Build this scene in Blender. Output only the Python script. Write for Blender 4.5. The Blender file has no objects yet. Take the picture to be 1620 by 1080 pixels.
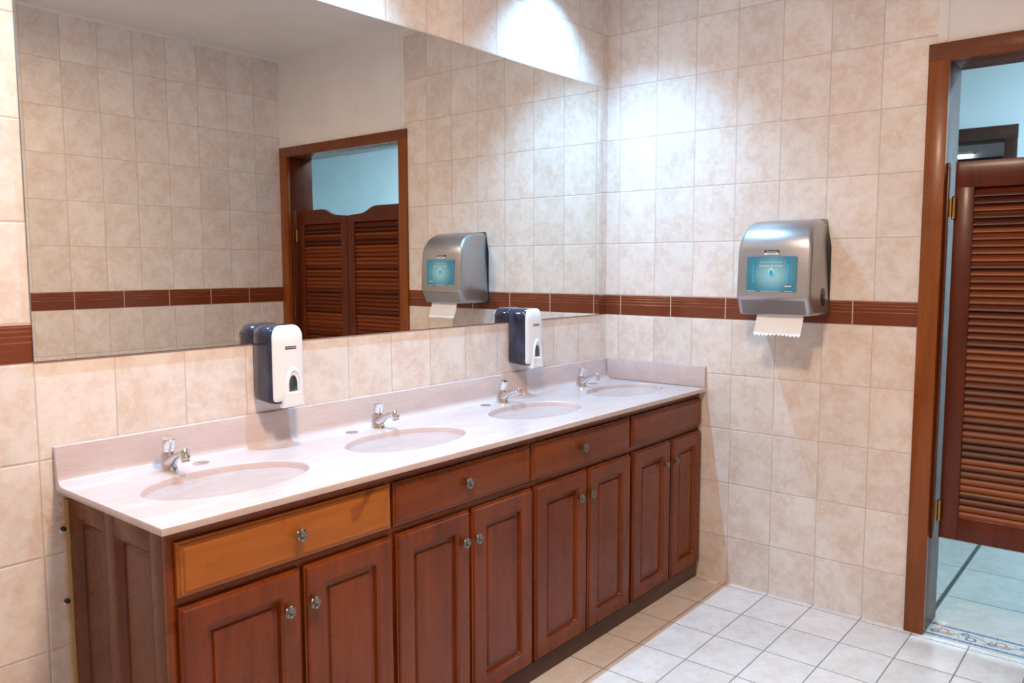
import bpy, bmesh, math, random
from mathutils import Vector, Matrix
S = bpy.context.scene
COL = S.collection
PI = math.pi
rnd = random.Random(7)

# ------------------------------------------------------------------ camera
cam_d = bpy.data.cameras.new('camera'); cam = bpy.data.objects.new('camera', cam_d); COL.objects.link(cam)
yaw, pitch, roll = .8822, -.0926, -.0018
fwd = Vector((math.sin(yaw)*math.cos(pitch), math.cos(yaw)*math.cos(pitch), math.sin(pitch)))
r0 = fwd.cross(Vector((0, 0, 1))).normalized(); u0 = r0.cross(fwd)
r1 = r0*math.cos(roll) + u0*math.sin(roll); u1 = -r0*math.sin(roll) + u0*math.cos(roll)
M = Matrix((r1, u1, -fwd)).transposed().to_4x4(); M.translation = Vector((-3.4311, -2.2113, 1.4623))
cam.matrix_world = M
cam_d.sensor_width = 36; cam_d.lens = 36*1274.63/1620; cam_d.clip_start = .02
S.camera = cam
# ------------------------------------------------------------------ world, view, lights
W = bpy.data.worlds.new('world'); S.world = W; W.use_nodes = True
W.node_tree.nodes['Background'].inputs[0].default_value = (.5, .6, .7, 1)
W.node_tree.nodes['Background'].inputs[1].default_value = .05
S.view_settings.view_transform = 'Standard'; S.view_settings.look = 'None'
S.view_settings.gamma = 1; S.view_settings.use_curve_mapping = False
S.view_settings.exposure = 0.07
S.cycles.use_denoising = True
S.cycles.max_bounces = 10; S.cycles.diffuse_bounces = 5; S.cycles.glossy_bounces = 6
S.cycles.sample_clamp_indirect = 6; S.cycles.blur_glossy = 1.0
COOL = (.31, .645, 1.0); WARM = (1.0, .745, .54); HALL = (.50, .82, 1.0)
SPOT_W, ROOM_W, HALL_W = 158, 50, 72

# ------------------------------------------------------------------ dimensions (metres; x=0 right wall, y=0 mirror wall)
ZB, ZT = 1.2219, 1.322          # brown tile band
H = .2513
CEIL = 2.90; BACK = -2.745; LEFT = -4.6
DY0, DY1 = -1.512, -2.655       # door opening
CT = .9028; CFY = -.5555; CLX = -2.6082

# ------------------------------------------------------------------ helpers
ORG = {}
class MB:
    def __init__(s): s.v = []; s.f = []; s.m = []; s.cur = 0
    def add(s, vs, fs):
        o = len(s.v); s.v += [Vector(p) for p in vs]
        for f in fs: s.f.append([o+i for i in f]); s.m.append(s.cur)
        return s
    def box(s, x0, x1, y0, y1, z0, z1):
        x0, x1 = min(x0, x1), max(x0, x1); y0, y1 = min(y0, y1), max(y0, y1); z0, z1 = min(z0, z1), max(z0, z1)
        return s.add([(x0,y0,z0),(x1,y0,z0),(x1,y1,z0),(x0,y1,z0),(x0,y0,z1),(x1,y0,z1),(x1,y1,z1),(x0,y1,z1)],
                     [(0,3,2,1),(4,5,6,7),(0,1,5,4),(1,2,6,5),(2,3,7,6),(3,0,4,7)])
    def loft(s, rings, cap0=True, cap1=True, closed=True):
        n = len(rings[0]); o = len(s.v)
        vs = [p for r in rings for p in r]; fs = []
        for a in range(len(rings)-1):
            for i in range(n if closed else n-1):
                j = (i+1) % n
                fs.append((a*n+i, a*n+j, (a+1)*n+j, (a+1)*n+i))
        if cap0: fs.append(tuple(reversed(range(n))))
        if cap1: fs.append(tuple((len(rings)-1)*n+i for i in range(n)))
        return s.add(vs, fs)
    def cyl(s, p0, p1, ra, rb=None, n=24, cap=True):
        return s.tube([p0, p1], [ra, ra if rb is None else rb], n, cap)
    def tube(s, pts, rad, n=20, cap=True, flat=1.0):
        pts = [Vector(p) for p in pts]; rings = []
        for i, p in enumerate(pts):
            t = (pts[min(i+1, len(pts)-1)] - pts[max(i-1, 0)]).normalized()
            a = Vector((1, 0, 0)) if abs(t.x) < .9 else Vector((0, 1, 0))
            b = t.cross(a).normalized(); a = b.cross(t).normalized()
            r = rad[i] if isinstance(rad[i], tuple) else (rad[i], rad[i]*flat)
            rings.append([p + a*r[0]*math.cos(2*PI*k/n) + b*r[1]*math.sin(2*PI*k/n) for k in range(n)])
        return s.loft(rings, cap, cap)
    def build(s, name, mat, parent=None, org=None, smooth=None, bevel=0, weld=False, seg=2):
        o_ = Vector(org) if org else (ORG[parent.name] if parent else Vector((0, 0, 0)))
        me = bpy.data.meshes.new(name)
        me.from_pydata([tuple(p-o_) for p in s.v], [], s.f)
        mats = mat if isinstance(mat, (list, tuple)) else [mat]
        for m in mats: me.materials.append(m)
        if len(mats) > 1: me.polygons.foreach_set('material_index', s.m)
        bm = bmesh.new(); bm.from_mesh(me)
        if weld: bmesh.ops.remove_doubles(bm, verts=bm.verts, dist=1e-6)
        bmesh.ops.recalc_face_normals(bm, faces=bm.faces)
        if bevel:
            es = [e for e in bm.edges if len(e.link_faces) == 2 and e.calc_face_angle(0) > .5]
            bmesh.ops.bevel(bm, geom=es, offset=bevel, segments=seg, affect='EDGES', profile=.5, clamp_overlap=True)
            smooth = smooth or 35
        bm.to_mesh(me); bm.free()
        if smooth:
            me.polygons.foreach_set('use_smooth', [True]*len(me.polygons))
            me.set_sharp_from_angle(angle=math.radians(smooth))
        ob = bpy.data.objects.new(name, me); COL.objects.link(ob)
        ORG[ob.name] = o_
        if parent: ob.parent = parent
        else: ob.location = o_
        return ob
def tag(o, label=None, cat=None, group=None, kind=None):
    if label: o['label'] = label
    if cat: o['category'] = cat
    if group: o['group'] = group
    if kind: o['kind'] = kind
    return o
def thing(name, loc, label, cat, group=None):
    o = bpy.data.objects.new(name, None); COL.objects.link(o); o.location = loc; o.empty_display_size = .05
    ORG[o.name] = Vector(loc)
    return tag(o, label, cat, group)
def struct(o): o['kind'] = 'structure'; return o
def copy_tree(o, parent=None):
    c = o.copy(); COL.objects.link(c)
    if parent: c.parent = parent
    for ch in [k for k in bpy.data.objects if k.parent == o]: copy_tree(ch, c)
    return c
def rrect(u0, u1, v0, v1, r, k=4):
    pts = []
    r = max(r, 1e-4)
    for cu, cv, a0 in ((u1-r, v1-r, 0), (u0+r, v1-r, PI/2), (u0+r, v0+r, PI), (u1-r, v0+r, 1.5*PI)):
        for i in range(k+1):
            a = a0 + PI/2*i/k; pts.append((cu+r*math.cos(a), cv+r*math.sin(a)))
    return pts
def panel(mb, O, U, V, N, w, h, prof):
    """nested rounded rectangles: prof = [(inset, height, corner radius)]"""
    O, U, V, N = map(Vector, (O, U, V, N)); rings = []
    for ins, d, r in prof:
        rings.append([O + U*a + V*b + N*d for a, b in rrect(ins, w-ins, ins, h-ins, r)])
    mb.loft(rings, True, True)
def text_mesh(name, body, size, O, U, V, mat, parent, align='CENTER', depth=.0003):
    c = bpy.data.curves.new(name, 'FONT'); c.body = body; c.size = size; c.align_x = align; c.align_y = 'CENTER'
    c.extrude = depth; c.resolution_u = 3
    t = bpy.data.objects.new(name, c); COL.objects.link(t)
    bpy.context.view_layer.update()
    me = bpy.data.meshes.new_from_object(t.evaluated_get(bpy.context.evaluated_depsgraph_get()))
    COL.objects.unlink(t); bpy.data.objects.remove(t); bpy.data.curves.remove(c)
    me.name = name
    U, V, O = Vector(U), Vector(V), Vector(O); N = U.cross(V); o_ = ORG[parent.name]
    for v in me.vertices: v.co = O + U*v.co.x + V*v.co.y + N*v.co.z - o_
    me.materials.clear(); me.materials.append(mat)
    ob = bpy.data.objects.new(name, me); COL.objects.link(ob); ob.parent = parent; ORG[ob.name] = o_
    return ob

# ------------------------------------------------------------------ node helpers
class NT:
    def __init__(s, name):
        s.mat = bpy.data.materials.new(name); s.mat.use_nodes = True
        s.t = s.mat.node_tree; s.n = s.t.nodes; s.l = s.t.links
        s.b = s.n['Principled BSDF']
    def link(s, a, b): s.l.new(a, b)
    def set(s, sock, v):
        if isinstance(v, (int, float)): sock.default_value = v
        elif isinstance(v, (tuple, list)):
            sock.default_value = tuple(v) + ((1,) if len(v) == 3 and len(sock.default_value) == 4 else ())
        else: s.l.new(v, sock)
    def m(s, op, a, b=None, c=None):
        k = s.n.new('ShaderNodeMath'); k.operation = op; s.set(k.inputs[0], a)
        if b is not None: s.set(k.inputs[1], b)
        if c is not None: s.set(k.inputs[2], c)
        return k.outputs[0]
    def mr(s, v, a, b, c=0, d=1, smooth=True):
        k = s.n.new('ShaderNodeMapRange'); k.interpolation_type = 'SMOOTHSTEP' if smooth else 'LINEAR'
        for i, x in enumerate((v, a, b, c, d)): s.set(k.inputs[i], x)
        return k.outputs[0]
    def mix(s, f, a, b, blend='MIX'):
        k = s.n.new('ShaderNodeMix'); k.data_type = 'RGBA'; k.blend_type = blend
        s.set(k.inputs[0], f); s.set(k.inputs[6], a); s.set(k.inputs[7], b); return k.outputs[2]
    def noise(s, vec, scale, detail=3, rough=.55, dist=0):
        k = s.n.new('ShaderNodeTexNoise'); s.set(k.inputs['Vector'], vec)
        k.inputs['Scale'].default_value = scale; k.inputs['Detail'].default_value = detail
        k.inputs['Roughness'].default_value = rough; k.inputs['Distortion'].default_value = dist
        return k.outputs['Fac']
    def pos(s):
        g = s.n.new('ShaderNodeNewGeometry'); return g.outputs['Position']
    def obj(s):
        return s.n.new('ShaderNodeTexCoord').outputs['Object']
    def sep(s, v):
        k = s.n.new('ShaderNodeSeparateXYZ'); s.l.new(v, k.inputs[0]); return k.outputs
    def comb(s, x, y, z):
        k = s.n.new('ShaderNodeCombineXYZ'); [s.set(k.inputs[i], q) for i, q in enumerate((x, y, z))]; return k.outputs[0]
    def vadd(s, a, b):
        k = s.n.new('ShaderNodeVectorMath'); k.operation = 'ADD'; s.set(k.inputs[0], a); s.set(k.inputs[1], b); return k.outputs[0]
    def vmul(s, a, b):
        k = s.n.new('ShaderNodeVectorMath'); k.operation = 'MULTIPLY'; s.set(k.inputs[0], a); s.set(k.inputs[1], b); return k.outputs[0]
    def white(s, v):
        k = s.n.new('ShaderNodeTexWhiteNoise'); k.noise_dimensions = '3D'; s.set(k.inputs['Vector'], v); return k.outputs
    def bump(s, h, strength=.5, dist=.002):
        k = s.n.new('ShaderNodeBump'); k.inputs['Strength'].default_value = strength; k.inputs['Distance'].default_value = dist
        s.l.new(h, k.inputs['Height']); s.l.new(k.outputs[0], s.b.inputs['Normal'])
    def p(s, **kw):
        for k, v in kw.items():
            s.set(s.b.inputs[{'color': 'Base Color', 'rough': 'Roughness', 'metal': 'Metallic', 'spec': 'Specular IOR Level',
                              'coat': 'Coat Weight', 'coatr': 'Coat Roughness', 'em': 'Emission Color', 'ems': 'Emission Strength',
                              'trans': 'Transmission Weight', 'alpha': 'Alpha', 'ior': 'IOR'}[k]], v)
        return s.mat
def plain(name, c, rough=.5, **kw):
    return NT(name).p(color=c, rough=rough, **kw)

def tile_colour(q, P, ru, rv, c_lo, c_hi, c_mid):
    wn = q.white(q.comb(q.m('FLOOR', ru), q.m('FLOOR', rv), 3.0))
    off = q.vmul(wn[1], (9., 9., 9.))
    Q = q.vadd(P, off)
    a = q.mr(q.noise(Q, 10, 5, .68), .36, .66)
    b = q.mr(q.noise(Q, 32, 4, .7, .4), .42, .68)
    sp = q.mr(q.noise(Q, 190, 2, .7), .60, .74)
    col = q.mix(a, c_lo, c_hi)
    col = q.mix(q.m('MULTIPLY', b, .6), col, c_mid)
    spots = q.m('MULTIPLY', sp, q.mr(q.noise(Q, 11, 2), .5, .66))
    col = q.mix(q.m('MULTIPLY', spots, .35), col, (.42, .36, .33))
    hue = q.m('MULTIPLY_ADD', wn[0], .10, .95)
    col = q.mix(1.0, col, q.comb(hue, hue, hue), 'MULTIPLY')
    return col
def line_d(q, t, w):      # distance to the nearest grid line, metres
    f = q.m('FRACT', t); return q.m('MULTIPLY', q.m('MINIMUM', f, q.m('SUBTRACT', 1.0, f)), w)

T_LO, T_HI, T_MID = (.70, .575, .49), (.785, .717, .664), (.815, .767, .73)
def wall_tile(name, axis, u0, uw, hu, hd, b0, bw, zb=ZB, zt=ZT, stain=False, grout=(.62, .52, .455)):
    q = NT(name); P = q.pos(); X = q.sep(P); z = X[2]; u = X[0] if axis == 'x' else X[1]
    wob = q.m('MULTIPLY', q.m('SUBTRACT', q.noise(P, 6, 1), .5), .0025)
    u = q.m('ADD', u, wob); zz = q.m('ADD', z, wob)
    ru = q.m('DIVIDE', q.m('SUBTRACT', u, u0), uw)
    up = q.m('GREATER_THAN', z, (zb+zt)/2)
    rv_u = q.m('DIVIDE', q.m('SUBTRACT', zz, zt), hu); rv_d = q.m('DIVIDE', q.m('SUBTRACT', zz, zb), hd)
    rv = q.m('ADD', q.m('MULTIPLY', rv_u, up), q.m('MULTIPLY', rv_d, q.m('SUBTRACT', 1.0, up)))
    d = q.m('MINIMUM', line_d(q, ru, uw), line_d(q, rv, hu))
    gm = q.mr(d, .0010, .0021, 1, 0)
    gcol = q.mix(q.noise(P, 2.5, 2), tuple(c*.80 for c in grout), grout)
    col = q.mix(gm, tile_colour(q, P, ru, rv, T_LO, T_HI, T_MID), gcol)
    # brown border tiles
    band = q.m('MULTIPLY', q.m('GREATER_THAN', z, zb), q.m('LESS_THAN', z, zt))
    rb = q.m('DIVIDE', q.m('SUBTRACT', u, b0), bw)
    t = q.m('DIVIDE', q.m('SUBTRACT', z, zb), zt-zb)
    db = q.m('MINIMUM', line_d(q, rb, bw), q.m('MULTIPLY', q.m('MINIMUM', t, q.m('SUBTRACT', 1.0, t)), zt-zb))
    bg = q.mr(db, .0018, .0030, 1, 0)
    bn = q.noise(q.vmul(P, (8., 8., 90.)), 2.2, 3)
    bcol = q.mix(bn, (.120, .026, .011), (.215, .052, .020))
    rib = None
    for c in (.93, .82, .69, .54):
        k = q.mr(q.m('ABSOLUTE', q.m('SUBTRACT', t, c)), .010, .026, 1, 0); rib = k if rib is None else q.m('MAXIMUM', rib, k)
    wear = q.m('MULTIPLY', rib, q.mr(q.noise(q.vmul(P, (3., 3., 40.)), 3, 2), .35, .7, .15, .75))
    bcol = q.mix(wear, bcol, (.42, .15, .065))
    bcol = q.mix(bg, bcol, (.55, .40, .32))
    col = q.mix(band, col, bcol)
    if stain:
        m1 = q.m('MULTIPLY', q.mr(X[0], -2.598, -2.586, 0, 1), q.mr(z, .86, .80, 0, 1))
        m1 = q.m('MULTIPLY', m1, q.mr(q.noise(q.vmul(P, (1., 1., .4)), 26, 3), .36, .56))
        m2 = q.m('MULTIPLY', q.m('MULTIPLY', q.mr(X[0], -2.655, -2.61), q.mr(z, .755, .80)), q.mr(z, .90, .84))
        m2 = q.m('MULTIPLY', m2, q.mr(q.noise(P, 30, 3), .46, .66, 0, .7))
        col = q.mix(q.m('MAXIMUM', q.m('MULTIPLY', m1, .8), m2), col, (.52, .30, .10))
    rgh = q.mix(band, q.mix(gm, (.36,)*3, (.8,)*3), q.mix(bg, (.13,)*3, (.7,)*3))
    hgt = q.mix(band, q.mix(q.mr(d, .0008, .005), (0,)*3, (1,)*3), q.mix(q.m('MULTIPLY', rib, .6), q.mix(bg, (1,)*3, (0,)*3), (.2,)*3))
    q.bump(hgt, .55, .0016)
    return q.p(color=col, rough=rgh, spec=.45)
def floor_tile(name, x0, xw, y0, yw, c_lo, c_hi, c_mid, grout, gx=.0022, gy=.0022):
    q = NT(name); P = q.pos(); X = q.sep(P)
    wob = q.m('MULTIPLY', q.m('SUBTRACT', q.noise(P, 5, 1), .5), .003)
    ru = q.m('DIVIDE', q.m('SUBTRACT', q.m('ADD', X[0], wob), x0), xw); rv = q.m('DIVIDE', q.m('SUBTRACT', q.m('ADD', X[1], wob), y0), yw)
    dx, dy = line_d(q, ru, xw), line_d(q, rv, yw)
    gm = q.m('MAXIMUM', q.mr(dx, gx*.6, gx*1.3, 1, 0), q.mr(dy, gy*.6, gy*1.3, 1, 0))
    col = q.mix(gm, tile_colour(q, P, ru, rv, c_lo, c_hi, c_mid), grout)
    q.bump(q.mr(q.m('MINIMUM', dx, dy), .001, .005), .5, .0015)
    return q.p(color=col, rough=q.mix(gm, (.30,)*3, (.8,)*3), spec=.4)
def wood(name, dark, light, axis='z', rough=.27, patch=None, coat=.12, fine=1.0):
    q = NT(name); O = q.obj()
    oi = q.n.new('ShaderNodeObjectInfo').outputs['Random']
    O = q.vadd(O, q.comb(q.m('MULTIPLY', oi, 7.), q.m('MULTIPLY', oi, 3.), q.m('MULTIPLY', oi, 5.)))
    sc = {'z': (14., 14., 1.1), 'x': (1.1, 14., 14.), 'y': (14., 1.1, 14.)}[axis]
    V = q.vmul(O, sc)
    g1 = q.noise(V, 1.3, 4, .6, .8); g2 = q.noise(q.vmul(V, (5., 5., 5.)), 1.6, 3, .6)
    f = q.m('ADD', q.m('MULTIPLY', g1, .75), q.m('MULTIPLY', g2, .25*fine))
    col = q.mix(q.mr(f, .12, .78), dark, light)
    blot = q.mr(q.noise(O, 4.5, 3, .6), .45, .75, 0, .32)
    col = q.mix(blot, col, tuple(c*.62 for c in dark))
    if patch:
        pm = q.mr(q.noise(q.vmul(O, (1., 1., 1.)), 9, 3, .6, .6), .56, .68, 0, .7)
        col = q.mix(pm, col, patch)
    rg = q.m('MULTIPLY_ADD', q.noise(O, 16, 3), .22, rough-.09)
    q.bump(g2, .05, .001)
    return q.p(color=col, rough=rg, coat=coat, coatr=.16, spec=.28)

# ------------------------------------------------------------------ materials
m_wall_m = wall_tile('beige tile mirror wall', 'x', -.2404, .2, H, H, -.086, .277, stain=True)
m_wall_r = wall_tile('beige tile right wall', 'y', -.074, .2, H, H, -.086, .277)
m_wall_b = wall_tile('beige tile back wall', 'x', -.199, .2065, .2613, .26, -.279, .287, zb=1.216, zt=1.322)
m_wall_l = wall_tile('beige tile left wall', 'y', -.1, .2, H, H, -.086, .277)
m_floor = floor_tile('pale floor tile', -.0352, .2514, -.074, .2, (.66, .56, .50), (.74, .66, .61), (.77, .71, .67), (.22, .19, .17))
m_hallfloor = floor_tile('hall floor tile', .48, .415, -1.49, 2.6, (.47, .44, .41), (.56, .52, .48), (.58, .55, .53), (.08, .08, .07), .0022, .010)
def plaster(name, c):
    q = NT(name); P = q.pos()
    col = q.mix(q.mr(q.noise(P, 3.2, 4, .6), .35, .7), tuple(x*.95 for x in c), c)
    sm = q.m('MULTIPLY', q.mr(q.noise(P, 7., 2), .66, .74), .35)
    col = q.mix(sm, col, tuple(x*.78 for x in c))
    q.bump(q.noise(P, 40, 3), .08, .002)
    return q.p(color=col, rough=.7, spec=.25)
m_plaster = plaster('white plaster', (.85, .82, .80))
m_ceil = plaster('ceiling paint', (.80, .78, .76))
m_hall = plaster('hall wall paint', (.74, .78, .80))
m_far = plaster('far room paint', (.62, .61, .62))
D_, L_ = (.080, .0135, .0022), (.215, .0435, .0054)
m_wood = wood('varnished reddish wood', D_, L_, 'z')
m_wood_x = wood('varnished reddish wood crosswise', (.085, .0155, .0028), (.22, .047, .0065), 'x')
m_wood_o = wood('worn orange wood', (.28, .078, .0090), (.43, .135, .017), 'x', rough=.33, patch=(.17, .036, .006))
m_wood_side = wood('varnished cabinet side', (.085, .0215, .0070), (.150, .041, .0125), 'z', rough=.24)
m_wood_dk = wood('dark carcass wood', (.030, .0085, .004), (.078, .022, .0085), 'x', rough=.35)
m_frame = wood('door frame wood', (.15, .034, .0045), (.30, .082, .012), 'z', rough=.30, coat=.12)
m_frame_y = wood('door frame head wood', (.10, .022, .005), (.20, .052, .011), 'y', rough=.24, coat=.3)
m_leaf = wood('saloon door wood', (.055, .0080, .0025), (.135, .024, .0055), 'z', rough=.32)
m_fframe = wood('far frame dark wood', (.035, .012, .007), (.070, .026, .014), 'z', rough=.35)
def slat_mat():
    q = NT('louver slat wood'); O = q.obj(); X = q.sep(O)
    k = q.white(q.comb(q.m('FLOOR', q.m('DIVIDE', q.m('SUBTRACT', X[2], .4855), .0270)), 0.0, 0.0))[0]
    g = q.noise(q.vmul(O, (20., 1.5, 20.)), 2, 4)
    c = q.mix(q.mr(k, .1, .9), (.075, .013, .004), (.27, .060, .011))
    c = q.mix(q.m('MULTIPLY', g, .5), c, (.06, .012, .004))
    return q.p(color=c, rough=.34, spec=.22)
m_slat = slat_mat()
def counter_mat():
    q = NT('cultured marble'); P = q.pos()
    a = q.noise(q.vmul(P, (1., 3., 3.)), 3.5, 4, .6, 1.2)
    col = q.mix(q.mr(a, .35, .7), (.570, .448, .422), (.612, .508, .486))
    v = q.mr(q.m('ABSOLUTE', q.m('SUBTRACT', q.noise(q.vmul(P, (1., 3., 5.)), 2.4, 5, .65, 1.5), .5)), .0, .02, .35, 0)
    return q.p(color=q.mix(v, col, (.67, .60, .58)), rough=.22, coat=.2, coatr=.12, spec=.45)
m_counter = counter_mat()
m_chrome = NT('chrome').p(color=(.80, .82, .85), metal=1, rough=.09)
m_chrome_d = NT('worn chrome').p(color=(.66, .66, .67), metal=1, rough=.17)
def steel():
    q = NT('brushed steel'); O = q.obj()
    n = q.noise(q.vmul(O, (300., 6., 300.)), 2, 2)
    return q.p(color=(.445, .45, .465), metal=.9, rough=q.m('MULTIPLY_ADD', n, .10, .29))
m_steel = steel()
m_steel_d = NT('grey lower panel').p(color=(.33, .33, .34), metal=.8, rough=.36)
m_black = plain('black plastic', (.012, .012, .014), .3)
def pewter():
    q = NT('antique pewter'); O = q.obj()
    return q.p(color=q.mix(q.mr(q.noise(O, 120, 2), .4, .65), (.10, .092, .085), (.36, .33, .30)), metal=.95, rough=.34)
m_pewter = pewter()
m_copper = NT('worn copper centre').p(color=(.55, .34, .27), metal=.9, rough=.4)
m_brass = NT('aged brass').p(color=(.42, .28, .10), metal=1, rough=.33)
m_mirror = NT('mirror silvering').p(color=(.83, .83, .80), metal=1, rough=.0)
m_glassedge = plain('mirror edge', (.30, .34, .32), .15)
m_white = plain('white plastic', (.80, .82, .84), .28, coat=.3)
def navy():
    q = NT('smoked navy plastic'); O = q.obj()
    return q.p(color=q.mix(q.mr(q.noise(q.vmul(O, (6., 6., 3.)), 2.5, 2), .4, .7), (.010, .014, .035), (.030, .040, .085)), rough=.16, coat=.6, coatr=.05)
m_navy = navy()
m_window = plain('dark level window', (.03, .06, .075), .12, coat=.6)
m_logo = plain('navy logo print', (.012, .014, .045), .35)
m_logow = plain('white print', (.82, .82, .84), .4)
m_paper = plain('white paper', (.84, .84, .85), .8)
def screen():
    q = NT('teal printed card'); X = q.sep(q.obj())
    r = q.m('SQRT', q.m('ADD', q.m('POWER', X[1], 2), q.m('POWER', q.m('MULTIPLY', q.m('SUBTRACT', X[2], .168), 1.15), 2)))
    c = q.mix(q.mr(r, .0, .105), (.29, .62, .70), (.035, .215, .30))
    return q.p(color=c, rough=.22, coat=.5, coatr=.05)
m_screen = screen()
m_cyan = plain('bright cyan print', (.02, .40, .66), .3)
m_cyan_l = plain('light cyan print', (.42, .72, .80), .3)
m_caulk = plain('white caulk', (.70, .68, .63), .6)
m_gap = plain('dark gap', (.02, .015, .012), .8)
def emit(name, c, s): return NT(name).p(color=(.8, .8, .8), em=c, ems=s, rough=.5)
m_lens_c = emit('downlight lens', COOL, 12)
m_lens_w = emit('warm diffuser', WARM, 3)
m_tube = emit('fluorescent tube', (.75, .92, 1.), 5)
m_fix = plain('lamp housing white', (.8, .8, .79), .4)
def threshold():
    q = NT('patterned threshold tile'); X = q.sep(q.pos()); x, y = X[0], X[1]
    w0, w1 = .004, .146
    t = q.m('DIVIDE', q.m('SUBTRACT', x, w0), w1-w0)         # 0 near .. 1 far
    v = q.m('FRACT', q.m('DIVIDE', q.m('ADD', y, 1.512), .20))   # along the strip
    P = q.comb(x, y, 0.)
    base = q.mix(q.noise(P, 30, 3), (.50, .50, .47), (.66, .65, .60))
    # blue borders made of small dashes
    e = q.m('MINIMUM', t, q.m('SUBTRACT', 1.0, t))
    bord = q.m('MULTIPLY', q.mr(e, .05, .07), q.mr(e, .17, .19, 1, 0))
    dash = q.mr(q.noise(q.vmul(P, (1., 1., 1.)), 130, 1), .42, .58)
    base = q.mix(bord, base, q.mix(dash, (.045, .07, .22), (.22, .26, .42)))
    inner = q.mr(e, .20, .22)
    # scroll: circles and waves
    def ring(cu, ct, r, w):
        du = q.m('MULTIPLY', q.m('SUBTRACT', v, cu), .20); dt = q.m('MULTIPLY', q.m('SUBTRACT', t, ct), w1-w0)
        d = q.m('SQRT', q.m('ADD', q.m('POWER', du, 2), q.m('POWER', dt, 2)))
        return q.mr(q.m('ABSOLUTE', q.m('SUBTRACT', d, r)), w*.7, w*1.2, 1, 0)
    wave = q.m('MULTIPLY_ADD', q.m('SINE', q.m('MULTIPLY', v, 2*PI)), .16, .5)
    vine = q.mr(q.m('ABSOLUTE', q.m('SUBTRACT', t, wave)), .025, .045, 1, 0)
    base = q.mix(q.m('MULTIPLY', inner, vine), base, (.30, .30, .24))
    for cu, ct, r, w, c in ((.22, .40, .016, .004, (.05, .10, .24)), (.34, .62, .012, .0035, (.05, .10, .24)), (.72, .55, .018, .004, (.42, .20, .18)),
                            (.60, .42, .010, .004, (.45, .22, .20)), (.86, .40, .012, .0035, (.05, .10, .24))):
        base = q.mix(q.m('MULTIPLY', inner, ring(cu, ct, r, w)), base, c)
    pk = q.m('MULTIPLY', inner, q.mr(q.noise(P, 55, 2), .57, .63))
    base = q.mix(q.m('MULTIPLY', pk, .8), base, (.42, .22, .20))
    return q.p(color=base, rough=.35)
m_thresh = threshold()

# ================================================================== setting
struct(MB().box(LEFT, 0, BACK, 0, -.06, 0).build('floor', m_floor))
struct(MB().box(LEFT-.1, 0.2, BACK-.1, .1, CEIL, CEIL+.08).build('ceiling', m_ceil))
struct(MB().box(LEFT-.1, .2, 0, .1, -.06, CEIL).build('wall_front', m_wall_m))
wb = MB(); wb.box(LEFT-.1, .0, BACK-.1, BACK, -.06, 2.885); wb.cur = 1; wb.box(LEFT-.1, 0, BACK-.1, BACK, 2.885, CEIL)
struct(wb.build('wall_back', [m_wall_b, m_plaster]))
struct(MB().box(LEFT-.1, LEFT, BACK, 0, -.06, CEIL).build('wall_left', m_wall_l))
wr = MB()
wr.box(0, .1, -1.467, 0, -.06, 2.86); wr.cur = 1
wr.box(0, .1, -1.467, 0, 2.86, CEIL); wr.box(.1, .2, -1.467, 0, -.06, CEIL)
wr.box(0, .2, -1.495, -1.467, 2.25, CEIL)
wr.box(0, .2, BACK, -1.495, 2.25, CEIL); wr.box(.0, .2, BACK, DY1-.03, -.06, 2.25); wr.box(.02, .2, -1.495, -1.467, -.06, 2.25)
struct(wr.build('wall_right', [m_wall_r, m_plaster]))
struct(MB().box(-.003, .003, -1.500, -1.491, 2.30, CEIL).build('trim_4', m_plaster))
# hall beyond the door
HX = 2.1
struct(MB().box(0, HX+.15, -5.2, 1.2, -.06, 0).build('floor_hall', m_hallfloor))
struct(MB().box(.2, HX+2.42, -5.2, 1.2, CEIL, CEIL+.08).build('ceiling_hall', m_ceil))
wh = MB()
wh.box(HX, HX+.15, -1.40, -5.2, -.06, CEIL); wh.box(HX, HX+.15, -.42, 1.2, -.06, CEIL); wh.box(HX, HX+.15, -1.40, -.42, 2.21, CEIL)
struct(wh.build('wall_hall', m_hall))
struct(MB().box(.2, HX, -5.3, -5.2, -.06, CEIL).build('wall_hall_end', m_hall))
struct(MB().box(.2, HX, 1.2, 1.3, -.06, CEIL).build('wall_hall_start', m_hall))
struct(MB().box(.1, .2, -5.2, BACK, -.06, CEIL).build('wall_hall_near', m_hall))
struct(MB().box(.1, .2, .1, 1.2, -.06, CEIL).build('wall_hall_corner', m_hall))
fr = MB(); fr.box(HX+2.32, HX+2.42, -3, 1.2, -.06, CEIL); fr.box(HX+.15, HX+2.42, 1.1, 1.2, -.06, CEIL); fr.box(HX+.15, HX+2.42, -3.1, -3, -.06, CEIL)
struct(fr.build('wall_far_room', m_far))
struct(MB().box(HX+.15, HX+2.32, -3, 1.2, -.06, 0).build('floor_far_room', m_hallfloor))
struct(MB().box(HX+2.29, HX+2.32, -2.5, .9, 2.30, 2.366).build('trim_6', m_fframe))
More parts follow.
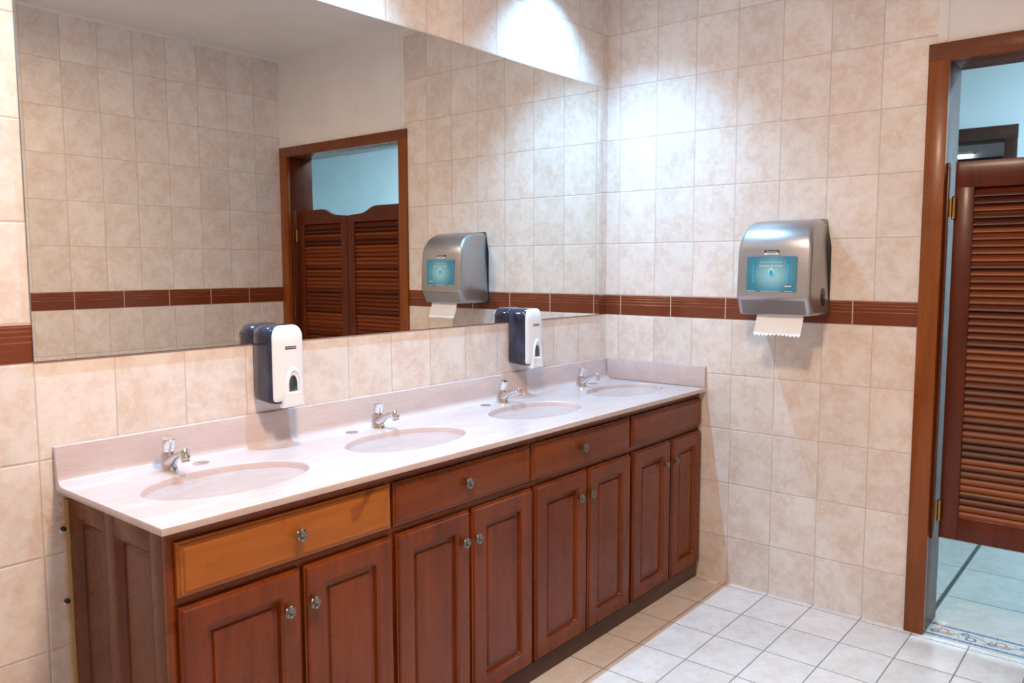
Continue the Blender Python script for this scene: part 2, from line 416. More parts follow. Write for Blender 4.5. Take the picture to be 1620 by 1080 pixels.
# door casing + jambs (room door)
fm = MB()
fm.box(-.014, .012, -1.512, -1.440, 0, 2.292); fm.box(-.014, .012, -2.735, -2.655, 0, 2.292)
fm.cur = 2
fm.box(.012, .205, DY0, -1.488, 0, 2.25)
fm.box(.012, .205, -2.69, DY1, 0, 2.25)
fm.box(.026, .056, -1.522, DY0, .385, 1.853); fm.box(.026, .056, DY1, -2.648, .385, 1.853)   # hinge battens
fm.cur = 1
fm.box(-.0145, .0115, -2.7355, -1.4395, 2.226, 2.2925)
fm.box(.013, .2055, DY1+.001, DY0-.001, 2.2265, 2.26)
struct(fm.build('trim_1', [m_frame, m_frame_y, m_leaf], bevel=.002))
ff = MB()
ff.box(HX-.012, HX+.16, -1.455, -1.39, 0, 2.277); ff.box(HX-.012, HX+.16, -.43, -.37, 0, 2.277); ff.box(HX-.013, HX+.161, -1.456, -.369, 2.20, 2.278)
struct(ff.build('trim_2', m_fframe, bevel=.002))
struct(MB().box(.004, .146, DY1, DY0, 0, .0015).build('trim_3', m_thresh))
struct(MB().box(-2.588, -2.578, -.008, -.0005, .0, .86).build('trim_5', plain('yellowed sealant', (.50, .33, .14), .6)))

# ================================================================== mirror
mm = MB(); mm.cur = 0
mm.box(-2.641, -.073, -.006, -.0005, 1.2265, 2.324)
mir = mm.build('wall_mirror', [m_mirror, m_glassedge], org=(-1.357, 0, 1.2265))
for p_ in mir.data.polygons: p_.material_index = 0 if p_.normal.y < -.9 else 1
tag(mir, 'large frameless wall mirror above the vanity backsplash', 'mirror')

# ================================================================== vanity cabinet
cab = thing('vanity_cabinet', (-1.29, -.26, 0), 'long reddish brown wooden vanity cabinet with eight doors under the pink counter', 'cabinet')
FY = -.518                                             # face frame plane
c = MB(); c.box(-2.560, -.004, FY+.02, -.012, .0, .70); c.box(-2.560, -.004, FY+.02, FY+.034, .70, .8825)
c.box(-2.560, -.004, -.03, -.012, .70, .8825)
c.build('carcass', m_wood_dk, cab)
f = MB()
f.box(-2.5625, -.004, FY, FY+.02, .853, .8825); f.box(-2.5625, -.004, FY, FY+.0198, .701, .724); f.box(-2.5625, -.004, FY, FY+.0198, .05, .072); f.box(-2.580, -2.562, FY+.0003, FY+.0201, 0, .8825)
for xc, w in ((-1.925, .03), (-1.2885, .03), (-.632, .03), (-.010, .012)): f.box(xc-w/2, xc+w/2, FY+.0006, FY+.0195, .051, .882)
for xc in (-2.235, -1.599, -.945, -.293): f.box(xc-.012, xc+.012, FY+.0006, FY+.0195, .051, .71)
f.box(-2.5795, -.0045, FY-.006, FY+.001, .866, .8822)
f.build('face_frame', m_wood_x, cab, bevel=.0015)
MB().box(-2.575, -.012, -.528, FY+.01, 0, .066).build('toe_board', m_wood_dk, cab, bevel=.002)
# end panel (left)
e = MB()
E0 = -2.560
e.box(-2.580, E0, -.036, -.006, 0, .8825)
e.box(-2.580, E0, -.264, -.214, 0, .8825); e.box(-2.580, E0, FY+.0205, -.443, 0, .8825)
for a, b in ((-.036, -.214), (-.264, -.443)):
    e.box(-2.580, E0, b, a, .815, .8825); e.box(-2.580, E0, b, a, 0, .10)
e.box(E0-.001, E0+.006, FY+.02, -.006, 0, .8825)
e.build('end_frame', m_wood_side, cab, bevel=.0012)
for a, b in ((-.036, -.214), (-.264, -.443)):
    q_ = MB(); w = abs(b-a); h = .715
    panel(q_, (E0-.001, a, .10), (0, -1, 0), (0, 0, 1), (-1, 0, 0), w, h,
          [(0, 0, .001), (0, .019, .001), (.003, .0165, .001), (.0055, .0155, .001), (.0085, .0090, .001), (.011, .0015, .001), (.020, .0012, .001), (.026, .0042, .001), (.030, .0044, .001)])
    q_.build('end_panel', m_wood_side, cab, smooth=25)
# knobs
def knob_mesh():
    mb = MB(); n = 48; rings = []
    prof = [(.004, 0, 0), (.004, .011, 0), (.008, .0125, 0), (.0142, .014, .3), (.0150, .016, .6), (.0140, .0182, .8), (.0105, .0190, 1), (.0050, .0178, .6), (.0034, .0176, 0)]
    for r, d, k in prof:
        r *= 1.12
        rings.append([Vector((r*(1+.035*k*math.cos(10*t))*math.cos(t), -d-.0011*k*math.cos(10*t), r*(1+.035*k*math.cos(10*t))*math.sin(t))) for t in (2*PI*i/n for i in range(n))])
    mb.loft(rings, True, True); return mb
KM = {}
def add_knob(parent, x, z, y):
    if 'k' not in KM:
        ob = knob_mesh().build('knob', m_pewter, org=(0, 0, 0), smooth=50); KM['k'] = ob
        b = MB(); b.tube([(0, -.0172, 0), (0, -.0196, 0), (0, -.0202, 0)], [.0032, .0030, .0018], 16)
        d = b.build('rosette_centre', m_copper, ob, smooth=40); KM['d'] = d
    if KM['k'].parent is None: k, d = KM['k'], KM['d']
    else:
        k = KM['k'].copy(); COL.objects.link(k); d = None
    k.parent = parent; k.location = Vector((x, y, z)) - ORG[parent.name]
    ORG[k.name] = Vector((x, y, z))
D_PROF = [(0, 0, .001), (0, .012, .001), (.0035, .0135, .001), (.0055, .0185, .001), (.009, .0220, .001), (.0555, .0220, .009), (.0590, .0185, .008), (.0625, .0180, .007),
          (.0660, .0070, .006), (.0790, .0060, .001), (.0830, .0118, .001), (.088, .0122, .001)]
R_PROF = [(0, 0, .001), (0, .010, .001), (.004, .0115, .001), (.0065, .0165, .001), (.0115, .0170, .001), (.0145, .0215, .001), (.02, .0220, .001)]
def front(name, x0, x1, z0, z1, prof, mat):
    q_ = MB(); panel(q_, (x0, FY, z0), (1, 0, 0), (0, 0, 1), (0, -1, 0), x1-x0, z1-z0, prof)
    return q_.build(name, mat, cab, smooth=22)
DR = [(-2.563, -1.931), (-1.920, -1.294), (-1.285, -.640), (-.624, -.006)]
for i, (a, b) in enumerate(DR):
    d = front('drawer', a, b, .725, .852, R_PROF, m_wood_o if i == 0 else m_wood_x)
    if i == 0: d['label'] = 'worn orange drawer front, lighter than the rest'
    if i == 3: d['label'] = 'knobless drawer front in the wall corner'
    if i < 3: add_knob(d, (-2.250, -1.624, -.987)[i], .793, FY-.0215)
    else:
        s_ = MB(); s_.cyl((-.36, FY-.0222, .793), (-.36, FY-.0215, .793), .003, n=10); s_.build('knob_hole', m_gap, d)
DO = [(-2.563, -2.241), (-2.229, -1.929), (-1.913, -1.606), (-1.592, -1.285), (-1.265, -.952), (-.937, -.637), (-.610, -.302), (-.284, -.006)]
KX = [-2.288, -2.212, -1.640, -1.582, -1.010, -.935, -.358, -.272]
for (a, b), kx in zip(DO, KX):
    d = front('door', a, b, .069, .701, D_PROF, m_wood); add_knob(d, kx, .606, FY-.0215)

# ================================================================== counter
ctop = thing('vanity_countertop', (-1.304, -.28, CT-.02), 'long pale pink moulded countertop with four oval basins on the wooden vanity', 'countertop')
XR = -.0015
BX = [-2.287, -1.644, -.957, -.291]; BYC, BA, BB = -.297, .233, .146
cells = [CLX+.004, -1.965, -1.302, -.625, XR]
yf, yb = CFY+.004, -.046
sl = MB()
def arc(cy, cz, r, a0, a1, n=5): return [(cy+r*math.cos(a0+(a1-a0)*i/n), cz+r*math.sin(a0+(a1-a0)*i/n)) for i in range(n+1)]
prof = [(yf, CT)] + arc(CFY+.004, CT-.004, .004, PI/2, PI, 4)[1:] + [(CFY, CT-.0165)] + arc(CFY+.003, CT-.0165, .003, PI, 1.5*PI, 3)[1:] + \
       [(-.003, CT-.0195), (-.003, 1.0035)] + arc(-.0062, 1.0005, .0045, PI/2, PI, 4) + [(-.020, .930)] + arc(yb, CT+.026, .026, 0, -PI/2, 7)[1:]
for x0, x1 in ((CLX+.004, XR),):
    sl.loft([[(x, y, z) for y, z in prof] for x in (x0, x1)], False, False, closed=False)
n_ = len(prof)
# left end: slightly rounded cap
ring0 = [(CLX+.004, y, z) for y, z in prof]
cy_ = -.012
def shrink(k, x):
    out = []
    for i, (y, z) in enumerate(prof):
        a = Vector(prof[i-1]); b = Vector(prof[(i+1) % n_]); t = (b-a).normalized(); nrm = Vector((-t.y, t.x))
        out.append((x, y - nrm.x*k*-1, z - nrm.y*k*-1))
    return out
# direction test: move inwards
test = shrink(.001, CLX)
sgn = 1 if test[5][1] > prof[5][0] else -1
sl.loft([ring0, shrink(sgn*.0012, CLX+.0012), shrink(sgn*.004, CLX)], False, True)
sl.add([(XR, y, z) for y, z in prof], [tuple(range(n_))])
NB = 96
for i, bx in enumerate(BX):
    x0, x1 = cells[i], cells[i+1]
    inner, outer = [], []
    for k in range(NB):
        t = 2*PI*k/NB; inner.append((bx+BA*math.cos(t), BYC+BB*math.sin(t), CT))
    # outer ring on the rectangle, corners included
    for k in range(NB):
        t = 2*PI*k/NB; dx, dy = math.cos(t)*BA, math.sin(t)*BB
        s_ = 1e9
        if dx > 1e-9: s_ = min(s_, (x1-bx)/dx)
        if dx < -1e-9: s_ = min(s_, (x0-bx)/dx)
        if dy > 1e-9: s_ = min(s_, (yb-BYC)/dy)
        if dy < -1e-9: s_ = min(s_, (yf-BYC)/dy)
        outer.append([bx+dx*s_, BYC+dy*s_, CT])
    for cx_, cy2 in ((x0, yf), (x1, yf), (x0, yb), (x1, yb)):
        kbest = min(range(NB), key=lambda k: (outer[k][0]-cx_)**2+(outer[k][1]-cy2)**2); outer[kbest] = [cx_, cy2, CT]
    sl.loft([outer, inner], False, False)
sl.build('slab', m_counter, ctop, smooth=40, weld=True)
for bx in BX:
    b = MB(); rings = []
    for k, (s_, dz) in enumerate(((1.0, 0), (.9935, -.0008), (.987, -.0035), (.982, -.008), (.970, -.022), (.942, -.048), (.900, -.076), (.840, -.103), (.755, -.127), (.64, -.146), (.47, -.159), (.28, -.164), (.11, -.166))):
        rings.append([(bx+BA*s_*math.cos(2*PI*j/NB), BYC+BB*s_*math.sin(2*PI*j/NB), CT+dz) for j in range(NB)])
    b.loft(rings, False, False)
    bo = b.build('basin', m_counter, ctop, smooth=60)
    dr = MB(); dr.tube([(bx, BYC, CT-.168), (bx, BYC, CT-.1645), (bx, BYC, CT-.1630)], [.028, .028, .020], 28)
    dr.build('drain', m_chrome_d, bo, smooth=40)
ss = MB(); ss.box(-.018, XR, CFY+.001, -.021, CT+.0008, 1.0035); ss.build('side_splash', m_counter, ctop, bevel=.003)

# ================================================================== faucets and hole covers
FC = [(-2.343, -2.245), (-1.583, -1.695), (-.908, -1.009), (-.333, -.230)]
fy = -.082; z0 = CT
fa = thing('push_faucet', (FC[0][0], fy, z0), 'chrome push tap beside the leftmost basin, nearest the camera', 'tap', 'push taps along the countertop')
x = FC[0][0]
b = MB()
def ell(cx, cy, cz, rx, ry, tilt=0, n=28):
    return [(cx+rx*math.cos(2*PI*k/n), cy+ry*math.sin(2*PI*k/n)*math.cos(tilt), cz+ry*math.sin(2*PI*k/n)*math.sin(tilt)) for k in range(n)]
b.loft([ell(x, fy, z0, .0235, .0275), ell(x, fy, z0+.003, .0235, .0275), ell(x, fy+.001, z0+.012, .0215, .0245), ell(x, fy+.003, z0+.026, .0190, .0200),
        ell(x, fy+.003, z0+.042, .0178, .0178, -.10), ell(x, fy+.002, z0+.053, .0165, .0165, -.16), ell(x, fy+.001, z0+.055, .0140, .0140, -.16)])
path = [(x, fy+.004, z0+.018), (x, fy-.014, z0+.026), (x, fy-.030, z0+.037), (x, fy-.048, z0+.047), (x, fy-.066, z0+.054), (x, fy-.082, z0+.058), (x, fy-.092, z0+.058)]
b.tube(path, [(.0185, .017), (.0170, .0165), (.0140, .0120), (.0115, .0088), (.0106, .0086), (.0106, .0090), (.0095, .0080)], 24)
b.build('body', m_chrome_d, fa, smooth=50)
b = MB(); b.tube([(x, fy-.0835, z0+.0675), (x, fy-.0845, z0+.0655), (x, fy-.0905, z0+.048), (x, fy-.0915, z0+.0445), (x, fy-.0920, z0+.0425)], [.0120, .0145, .0145, .0140, .0115], 24)
sp = b.build('spout_head', m_chrome, fa, smooth=40)
b = MB(); b.tube([(x, fy-.0920, z0+.0425), (x, fy-.0935, z0+.037), (x, fy-.0938, z0+.0362)], [.0112, .0112, .0095], 20)
b.build('aerator', m_chrome_d, sp, smooth=40)
b = MB(); ax = Vector((0, -.22, 1)).normalized(); p0 = Vector((x, fy+.001, z0+.053))
b.tube([p0, p0+ax*.003, p0+ax*.0035, p0+ax*.012, p0+ax*.0122, p0+ax*.0134, p0+ax*.0136, p0+ax*.036, p0+ax*.0385, p0+ax*.0395],
       [.0150, .0150, .0164, .0164, .0156, .0156, .0176, .0186, .0180, .0164], 32)
b.build('push_button', m_chrome, fa, smooth=35)
cov = MB(); n=28
cov.tube([(FC[0][1], -.078, z0), (FC[0][1], -.078, z0+.002), (FC[0][1], -.078, z0+.0034), (FC[0][1], -.078, z0+.004)], [.0225, .0225, .0190, .010], 28)
cv = cov.build('tap_hole_cover', m_chrome_d, org=(FC[0][1], -.078, z0), smooth=40)
tag(cv, 'round chrome hole cover right of the leftmost tap', 'hole cover', 'tap hole covers on the countertop')
FL = ['chrome push tap beside the second basin from the left', 'chrome push tap beside the third basin, just left of the farther soap dispenser shadow', 'chrome push tap beside the rightmost basin, in the wall corner']
CL = ['round chrome hole cover left of the second tap', 'round chrome hole cover left of the third tap', 'round chrome hole cover right of the rightmost tap, near the wall corner']
for (fx, hx), l1, l2 in zip(FC[1:], FL, CL):
    k = copy_tree(fa); k.location = (fx, fy, z0); k['label'] = l1
    k = copy_tree(cv); k.location = (hx, -.078, z0); k['label'] = l2

# ================================================================== soap dispensers
sx, sw = -1.957, .125
sd = thing('soap_dispenser', (sx, -.006, 1.03), 'white and navy soap dispenser on the wall below the mirror, nearer the camera', 'soap dispenser', 'soap dispensers below the mirror')
def outline(x0, x1, za, zb_, rt, rb, y, k=8):
    pts = []
    for cu, cv, a0, r in ((x1-rt, zb_-rt, 0, rt), (x0+rt, zb_-rt, PI/2, rt), (x0+rb, za+rb, PI, rb), (x1-rb, za+rb, 1.5*PI, rb)):
        for i in range(k+1):
            a = a0+PI/2*i/k; pts.append((cu+r*math.cos(a), y, cv+r*math.sin(a)))
    return pts
xa, xb = sx-sw/2, sx+sw/2
b = MB(); b.loft([outline(xa+.003, xb-.003, 1.052, 1.280, .030, .006, -.0065), outline(xa, xb, 1.050, 1.283, .032, .008, -.012), outline(xa, xb, 1.047, 1.285, .034, .010, -.040),
                  outline(xa+.001, xb-.001, 1.044, 1.285, .034, .010, -.072), outline(xa+.003, xb-.003, 1.043, 1.283, .033, .011, -.084), outline(xa+.0095, xb-.008, 1.042, 1.278, .032, .012, -.092)])
b.build('housing', m_navy, sd, smooth=40)
b = MB(); b.box(xa+.012, xb-.012, -.0065, -.001, 1.07, 1.222); b.build('back_plate', m_black, sd)
b = MB(); b.loft([outline(xa+.014, xb-.004, 1.054, 1.282, .034, .006, -.080), outline(xa+.010, xb-.002, 1.050, 1.2835, .034, .008, -.088), outline(xa+.0105, xb-.005, 1.048, 1.280, .034, .010, -.095),
                  outline(xa+.016, xb-.012, 1.052, 1.268, .032, .012, -.1005), outline(xa+.028, xb-.024, 1.062, 1.252, .026, .014, -.1040), outline(xa+.044, xb-.04, 1.075, 1.235, .016, .012, -.1050)])
b.build('cover', m_white, sd, smooth=45)
# push bar: tongue with an arched top that widens downwards
def arch(cx, w_top, w_bot, za, zb_, y, n=18):
    pts = [(cx-w_bot/2, y, za), (cx+w_bot/2, y, za)]
    for i in range(n+1):
        a = PI*i/n; h = (zb_-za)*.62
        pts.append((cx+w_top/2*math.cos(a), y, zb_-h+h*math.sin(a)))
    return pts
pc = sx+.014
b = MB(); b.loft([arch(pc, .064, .078, 1.029, 1.155, -.085), arch(pc, .064, .078, 1.028, 1.155, -.104), arch(pc, .061, .075, 1.030, 1.152, -.1095), arch(pc, .050, .060, 1.036, 1.146, -.1115)], True, False)
b.loft([arch(pc, .050, .060, 1.036, 1.146, -.1115), arch(pc, .047, .050, 1.072, 1.142, -.1112), arch(pc, .042, .044, 1.076, 1.138, -.1075)], False, True)
pb = b.build('push_bar', m_white, sd, smooth=40)
b = MB(); b.loft([arch(pc-.003, .029, .029, 1.079, 1.128, -.1070), arch(pc-.003, .029, .029, 1.079, 1.128, -.1085), arch(pc-.003, .025, .025, 1.081, 1.125, -.1092)])
b.build('level_window', m_window, pb, smooth=40)
b = MB(); panel(b, (sx-.013, -.1046, 1.209), (1, 0, 0), (0, 0, 1), (0, -1, 0), .040, .0095, [(0, 0, .001), (0, .0006, .001)])
lb = b.build('logo_label', m_logo, sd)
text_mesh('logo_text', 'Kimberly-Clark', .0058, (sx+.008, -.1053, 1.2138), (1, 0, 0), (0, 0, 1), m_logow, lb)
text_mesh('logo_subtitle', 'PROFESSIONAL', .0036, (sx+.008, -.1046, 1.2055), (1, 0, 0), (0, 0, 1), plain('grey print', (.35, .36, .40), .5), sd)
k = copy_tree(sd); k.location = (-.715, -.006, 1.03); k['label'] = 'white and navy soap dispenser on the wall below the mirror, between the two farther taps'

# ================================================================== paper towel dispenser
pd = thing('paper_towel_dispenser', (0, -.945, 1.262), 'brushed steel paper towel dispenser with teal printed window on the right tile wall', 'paper towel dispenser')
Y0, Y1 = -.792, -1.100
pro = [(-.006, 1.652), (-.05, 1.653)]
for i in range(9):
    a = PI/2*i/8; pro.append((-.085-.135*math.sin(a)*1.0-.005, 1.530+.120*math.cos(a)))
pro += [(-.231, 1.48), (-.234, 1.42), (-.236, 1.345), (-.236, 1.335), (-.233, 1.327), (-.205, 1.265), (-.200, 1.262), (-.006, 1.262)]
cxm, czm = -.11, 1.46
def pring(y, ins):
    out = []
    for px, pz in pro:
        vx = px if px > -.02 else px + ins*min(1, (abs(px)-.02)/.1)
        vz = pz - ins*(1 if pz > 1.55 else (-1 if pz < 1.33 else (pz-1.44)/.11))
        yy = y + (max(0, vz-1.54)*.16 + max(0, vz-1.63)*.3)*(1 if y < -.945 else -1)
        out.append((vx, yy, vz))
    return out
b = MB(); L = Y0-Y1
b.loft([pring(Y0-y, i) for y, i in ((0, .016), (.0025, .008), (.008, .0025), (.016, 0), (L-.016, 0), (L-.008, .0025), (L-.0025, .008), (L, .016))])
b.build('cover', m_steel, pd, smooth=32)
b = MB(); b.loft([[(-.0062, Y1-.0015, 1.256), (-.0062, Y0+.0015, 1.256), (-.0062, Y0+.0015, 1.54), (-.0062, Y0-.019, 1.656), (-.0062, Y1+.019, 1.656), (-.0062, Y1-.0015, 1.54)], [(-.0005, Y1-.0015, 1.256), (-.0005, Y0+.0015, 1.256), (-.0005, Y0+.0015, 1.54), (-.0005, Y0-.019, 1.656), (-.0005, Y1+.019, 1.656), (-.0005, Y1-.0015, 1.54)]]); b.build('back_plate', m_black, pd, bevel=.003)
b = MB(); n_v = Vector((-.062, 0, -.028)).normalized()
qv = [(-.2315, 1.3225), (-.2065, 1.2680)]
off = Vector((-.062, 0, -.028)).normalized()*.0012
vs = []
for (px, pz) in qv:
    for yy in (Y0-.022, Y1+.022): vs.append(Vector((px, yy, pz)))
vs2 = [v+Vector((-.0016, 0, -.0007)) for v in vs]; vs1 = [v+Vector((.004, 0, .002)) for v in vs]
b.add(vs1+vs2, [(0, 1, 3, 2), (4, 6, 7, 5), (0, 4, 5, 1), (2, 3, 7, 6), (0, 2, 6, 4), (1, 5, 7, 3)])
b.build('lower_panel', m_steel_d, pd)
# printed window
b = MB(); yc, zc = -.942, 1.430
panel(b, (-.2325, -.838, 1.358), (0, -1, 0), (0, 0, 1), (-1, 0, -.012), .208, .144, [(0, 0, .005), (0, .0042, .005), (.0015, .0046, .005)])
scn = b.build('printed_window', m_screen, pd)
SX = -.2385
for sgn_, yy in ((1, -.868), (-1, -1.011)):
    b = MB(); b.box(SX, SX+.0006, yy-.0035, yy+.0035, 1.392, 1.480); b.box(SX, SX+.0006, min(yy, yy-sgn_*.012), max(yy, yy-sgn_*.012), 1.475, 1.480)
    b.build('printed_bracket', m_cyan, scn)
text_mesh('slogan', 'Sustentabilidad es', .0125, (SX, yc+.002, 1.4785), (0, -1, 0), (0, 0, 1), m_cyan_l, scn)
text_mesh('slogan', 'cuestión de actitud', .0128, (SX, yc+.002, 1.4640), (0, -1, 0), (0, 0, 1), m_logow, scn)
def drop(cz, r, mb, xx):
    pts = []
    for i in range(24):
        a = 2*PI*i/24; rr = r*(1+.45*max(0, math.sin(a))**6)
        pts.append((xx, yc+rr*math.cos(a)*.95, cz+rr*math.sin(a)))
    mb.loft([pts, [(p[0]+.0006, p[1], p[2]) for p in pts]])
b = MB(); drop(1.437, .0145, b, SX); b.build('drop_emblem', m_cyan_l, scn)
b = MB(); drop(1.4335, .0095, b, SX-.0004); b.build('drop_emblem', m_cyan, scn)
b = MB(); b.box(SX, SX+.0006, -1.026, -.998, 1.380, 1.3835); b.build('printed_mark', m_logow, scn)
b = MB(); b.box(SX, SX+.0006, -1.029, -.997, 1.3600, 1.3622); b.box(SX, SX+.0006, -.977, -.900, 1.3600, 1.3622); b.box(SX, SX+.0006, -.878, -.842, 1.3600, 1.3622)
b.build('printed_mark', m_cyan_l, scn)
b = MB(); panel(b, (-.2315, -.910, 1.5165), (0, -1, 0), (0, 0, 1), (-1, 0, 0), .058, .0105, [(0, -.003, .001), (0, .0012, .001)])
lb = b.build('logo_label', m_logo, pd)
b = MB(); panel(b, (-.2315, -.910, 1.5085), (0, -1, 0), (0, 0, 1), (-1, 0, 0), .058, .008, [(0, -.003, .001), (0, .0012, .001)])
l2 = b.build('logo_strip', m_logow, pd)
text_mesh('logo_text', 'Kimberly-Clark', .0075, (-.2329, -.941, 1.5218), (0, -1, 0), (0, 0, 1), m_logow, lb)
text_mesh('logo_subtitle', 'PROFESSIONAL', .0056, (-.2329, -.939, 1.5126), (0, -1, 0), (0, 0, 1), plain('slate print', (.18, .19, .25), .5), l2)
# side recess with a key knob, feet
b = MB(); k1 = [(-.083+.026*math.cos(2*PI*i/32), Y1-.0012, 1.335+.037*math.sin(2*PI*i/32)) for i in range(32)]
b.loft([[(p[0], Y1+.004, p[2]) for p in k1], k1]); lk = b.build('knob_recess', m_black, pd)
b = MB(); b.tube([(-.083, Y1, 1.335), (-.083, Y1-.006, 1.335), (-.083, Y1-.007, 1.335)], [(.013, .013), (.013, .013), (.010, .010)], 24); b.build('feed_knob', plain('dark grey plastic', (.05, .05, .055), .35), lk, smooth=40)
for yy in (-.83, -1.063):
    b = MB(); b.cyl((-.11, yy, 1.262), (-.11, yy, 1.252), .009, .007, 14); b.build('foot', m_black, pd)
# towel
tw = MB(); rows = []; N_ = 72; t0, t1 = -.866, -1.060
for j in range(9):
    s_ = j/8; z = 1.268-.083*s_; xx = -.185-.028*(s_**1.6)
    rows.append((z, xx))
def towel_ring(j, dx):
    z, xx = rows[j]; out = []
    for i in range(N_+1):
        u = i/N_; yy = t0+(t1-t0)*u+.003*(j/8)*(1 if u < .5 else .5); zz = z
        if j == 8: zz -= .0085*(1-abs(((u*12) % 1)*2-1)) + .0015*math.sin(u*9)
        out.append((xx+dx+.002*math.sin(u*PI), yy, zz))
    return out
A = [towel_ring(j, 0) for j in range(9)]; B = [towel_ring(j, .0008) for j in range(9)]
tw.loft(A, False, False, closed=False); tw.loft(B, False, False, closed=False)
tw.loft([A[8], B[8]], False, False, closed=False)
tb = tw.build('paper_towel', m_paper, org=(-.19, -.963, 1.19), smooth=60)
tag(tb, 'white sheet of paper towel hanging from the steel dispenser', 'paper towel')

# ================================================================== saloon doors
LX0, LX1 = .058, .092
def leaf(y_h, y_m, label, first):
    """hinge edge y_h, meeting edge y_m"""
    root = thing('saloon_door', (.075, y_h, .388), label, 'door', 'saloon door leaves in the doorway')
    s_ = -1 if y_m < y_h else 1; wid = abs(y_m-y_h); st = .066
    Y = lambda d: y_h+s_*d
    b = MB()
    for d0, d1, zt_ in ((0, st, 1.76), (wid-st, wid, 1.76)): b.box(LX0, LX1, Y(d0), Y(d1), .388, zt_)
    b.box(LX0, LX1, Y(st), Y(wid-st), .388, .480)
    def topz(d):
        t = min(1, max(0, (d-.27)/(.42-.27))); t = t*t*(3-2*t)
        return 1.857-.044*t-.010*max(0, (d-.42)/.14)
    n = 40; low = [(Y(wid*i/n), 1.758) for i in range(n+1)]; hi = [(Y(wid*i/n), topz(wid*i/n)) for i in range(n+1)]
    b.loft([[(xx, y, z) for y, z in low] + [(xx, y, z) for y, z in reversed(hi)] for xx in (LX0, LX1)])
    b.build('frame', m_leaf, root, bevel=.0018)
    b = MB(); z = .4855
    while z < 1.752:
        # slat leaning out and down towards the room
        c_, t_ = Vector((.075, 0, z+.0135)), .0033
        dv = Vector((-.0105, 0, -.0165)).normalized()*.0215; nv = Vector((-dv.z, 0, dv.x)).normalized()*t_
        ring = []
        for yy in (Y(st-.004), Y(wid-st+.004)):
            r_ = []
            for a in range(10):
                t = 2*PI*a/10; p_ = c_+dv*math.cos(t)+nv*math.sin(t)*1.0; r_.append((p_.x, yy, p_.z))
            ring.append(r_)
        b.loft(ring); z += .0270
    sl_ = b.build('louver_slats', m_slat, root, org=None, smooth=50)
    for zc_ in (1.683, .500):
        b = MB(); hx = LX0-.013; hy = Y(.001)
        b.cyl((hx, hy, zc_-.036), (hx, hy, zc_+.036), .0075, n=18)
        b.tube([(hx, hy, zc_-.044), (hx, hy, zc_-.040), (hx, hy, zc_-.036)], [.004, .0085, .0075], 16); b.tube([(hx, hy, zc_+.036), (hx, hy, zc_+.040), (hx, hy, zc_+.044)], [.0075, .0085, .004], 16)
        b.box(hx, hx+.014, Y(.0005), Y(.003), zc_-.034, zc_+.034)
        b.box(hx-.001, hx+.001, hy, Y(-.015), zc_-.034, zc_+.034)
        b.build('hinge', m_brass, root, smooth=40)
    return root
leaf(-1.536, -2.092, 'louvred saloon door leaf with brass hinges, nearer the paper towel dispenser', True)
leaf(-2.634, -2.098, 'louvred saloon door leaf next to the back wall, seen only in the mirror', False)

# ================================================================== small things
def scrap(x, y, rx, ry, ang, label, seed):
    r_ = random.Random(seed); pts = []
    for i in range(18):
        a = 2*PI*i/18; k = 1+r_.uniform(-.22, .22); px, py = rx*k*math.cos(a), ry*k*math.sin(a)
        pts.append((x+px*math.cos(ang)-py*math.sin(ang), y+px*math.sin(ang)+py*math.cos(ang)))
    cx, cy = x, y
    mb = MB(); mb.loft([[(px, py, .0015 if x > 0 else 0) for px, py in pts], [(cx+(px-cx)*.9, cy+(py-cy)*.9, .006) for px, py in pts], [(cx+(px-cx)*.5, cy+(py-cy)*.5, .009) for px, py in pts]])
    o = mb.build('paper_scrap', m_caulk, org=(x, y, 0), smooth=60); tag(o, label, 'scrap')
scrap(-.040, -.618, .012, .026, .0, 'small white paper scrap on the floor by the cabinet corner', 2)
scrap(.150, -1.545, .022, .026, .3, 'small white paper scrap on the threshold by the door jamb', 5)
for zz, lab in ((.783, 'upper black screw in the tile wall beside the cabinet end'), (.588, 'lower black screw in the tile wall beside the cabinet end')):
    s_ = thing('wall_screw', (-2.594, 0, zz), lab, 'screw', 'black screws beside the cabinet end')
    b = MB(); b.tube([(-2.594, -.0003, zz), (-2.594, -.010, zz), (-2.594, -.012, zz)], [.0062, .0058, .003], 14); b.build('head', m_black, s_, smooth=40)
    b = MB(); b.tube([(-2.596, -.0003, zz-.006), (-2.596, -.004, zz-.006)], [.0055, .004], 12); b.build('wall_plug', m_logow, s_)

# ================================================================== lamps
def spot(parent, loc, col, w, ang, blend, rad):
    d = bpy.data.lights.new('downlight_beam', 'SPOT'); d.energy = w; d.color = col; d.spot_size = math.radians(ang); d.spot_blend = blend; d.shadow_soft_size = rad
    o = bpy.data.objects.new('downlight_beam', d); COL.objects.link(o); o.parent = parent; o.location = Vector(loc)-ORG[parent.name]
def downlight(x, y, w, label):
    t = thing('downlight', (x, y, CEIL), label, 'ceiling light', 'downlights over the vanity')
    b = MB(); b.loft([[(x+r*math.cos(2*PI*i/32), y+r*math.sin(2*PI*i/32), z) for i in range(32)] for r, z in ((.060, CEIL-.0005), (.060, CEIL-.005), (.052, CEIL-.008), (.042, CEIL-.004), (.040, CEIL-.0005))], False, False)
    b.build('trim_ring', m_fix, t, smooth=40)
    b = MB(); b.cyl((x, y, CEIL-.0005), (x, y, CEIL-.002), .040, n=32); b.build('lens', m_lens_c, t)
    spot(t, (x, y, CEIL-.03), COOL, w, 102, 1.0, .012)
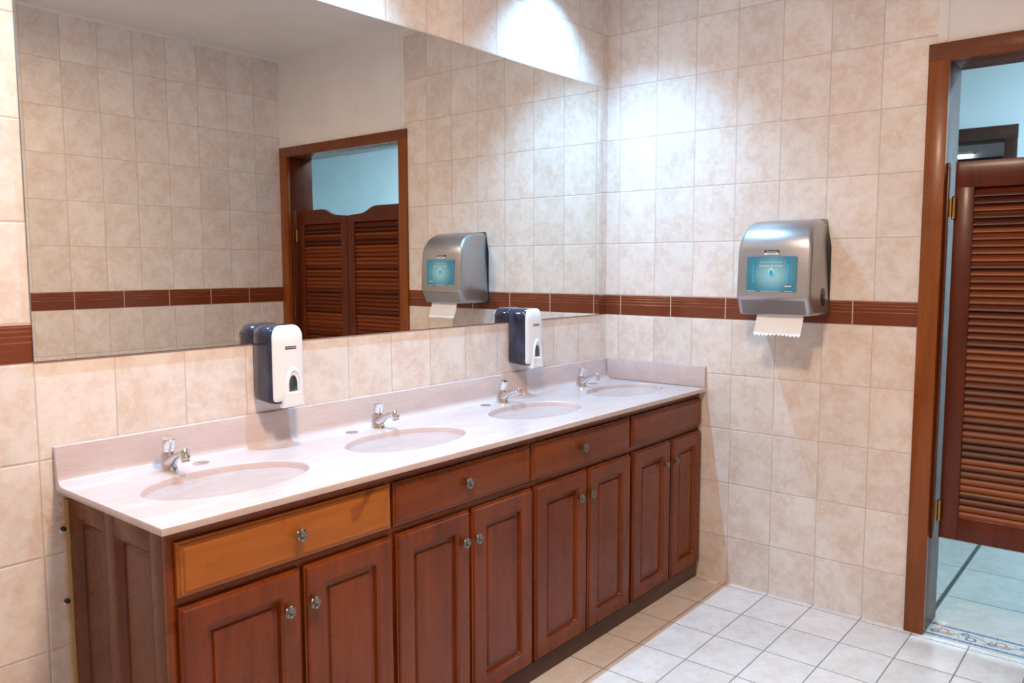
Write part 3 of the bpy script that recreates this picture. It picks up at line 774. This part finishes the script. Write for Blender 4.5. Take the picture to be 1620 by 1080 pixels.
downlight(-.52, -.25, SPOT_W, 'recessed downlight in the ceiling over the right half of the vanity')
downlight(-1.80, -.25, SPOT_W, 'recessed downlight in the ceiling over the left half of the vanity')
downlight(-3.08, -.25, SPOT_W*.5, 'recessed downlight in the ceiling left of the vanity')
def ceiling_lamp(x, y, r, w, mat, col, label, zc=CEIL):
    t = thing('ceiling_lamp', (x, y, zc), label, 'ceiling light')
    b = MB(); b.cyl((x, y, zc-.0005), (x, y, zc-.03), r+.02, r+.015, 40); b.build('lamp_base', m_fix, t, smooth=40)
    b = MB(); b.tube([(x, y, zc-.030), (x, y, zc-.05), (x, y, zc-.075), (x, y, zc-.09)], [r, r*.95, r*.75, r*.35], 40); b.build('diffuser', mat, t, smooth=60)
    d = bpy.data.lights.new('lamp_glow', 'AREA'); d.shape = 'DISK'; d.size = 2*r; d.energy = w; d.color = col
    o = bpy.data.objects.new('lamp_glow', d); COL.objects.link(o); o.parent = t; o.location = (0, 0, -.095)
ceiling_lamp(-2.35, -1.30, .17, ROOM_W, m_lens_w, WARM, 'round warm ceiling lamp over the middle of the washroom')
ceiling_lamp(1.1, -2.6, .17, HALL_W, emit('hall diffuser', HALL, 3), HALL, 'round cool ceiling lamp in the hall beyond the saloon doors')
t = thing('fluorescent_light', (4.41, -.74, 2.39), 'small white fluorescent strip light on the far room wall, seen through the far doorway', 'light')
b = MB(); b.box(4.385, 4.4195, -.83, -.65, 2.402, 2.427); b.build('batten', m_fix, t)
b = MB(); b.cyl((4.392, -.82, 2.391), (4.392, -.66, 2.391), .011, n=16); b.build('tube', m_tube, t)
d = bpy.data.lights.new('strip_glow', 'AREA'); d.shape = 'RECTANGLE'; d.size = .34; d.size_y = .03; d.energy = 7; d.color = (.8, .9, 1.)
o = bpy.data.objects.new('strip_glow', d); COL.objects.link(o); o.parent = t; o.location = (-.035, 0, -.02); o.rotation_euler = (0, math.radians(75), 0); o.rotation_euler = Vector((-1, 0, -.2)).to_track_quat('-Z', 'Y').to_euler()
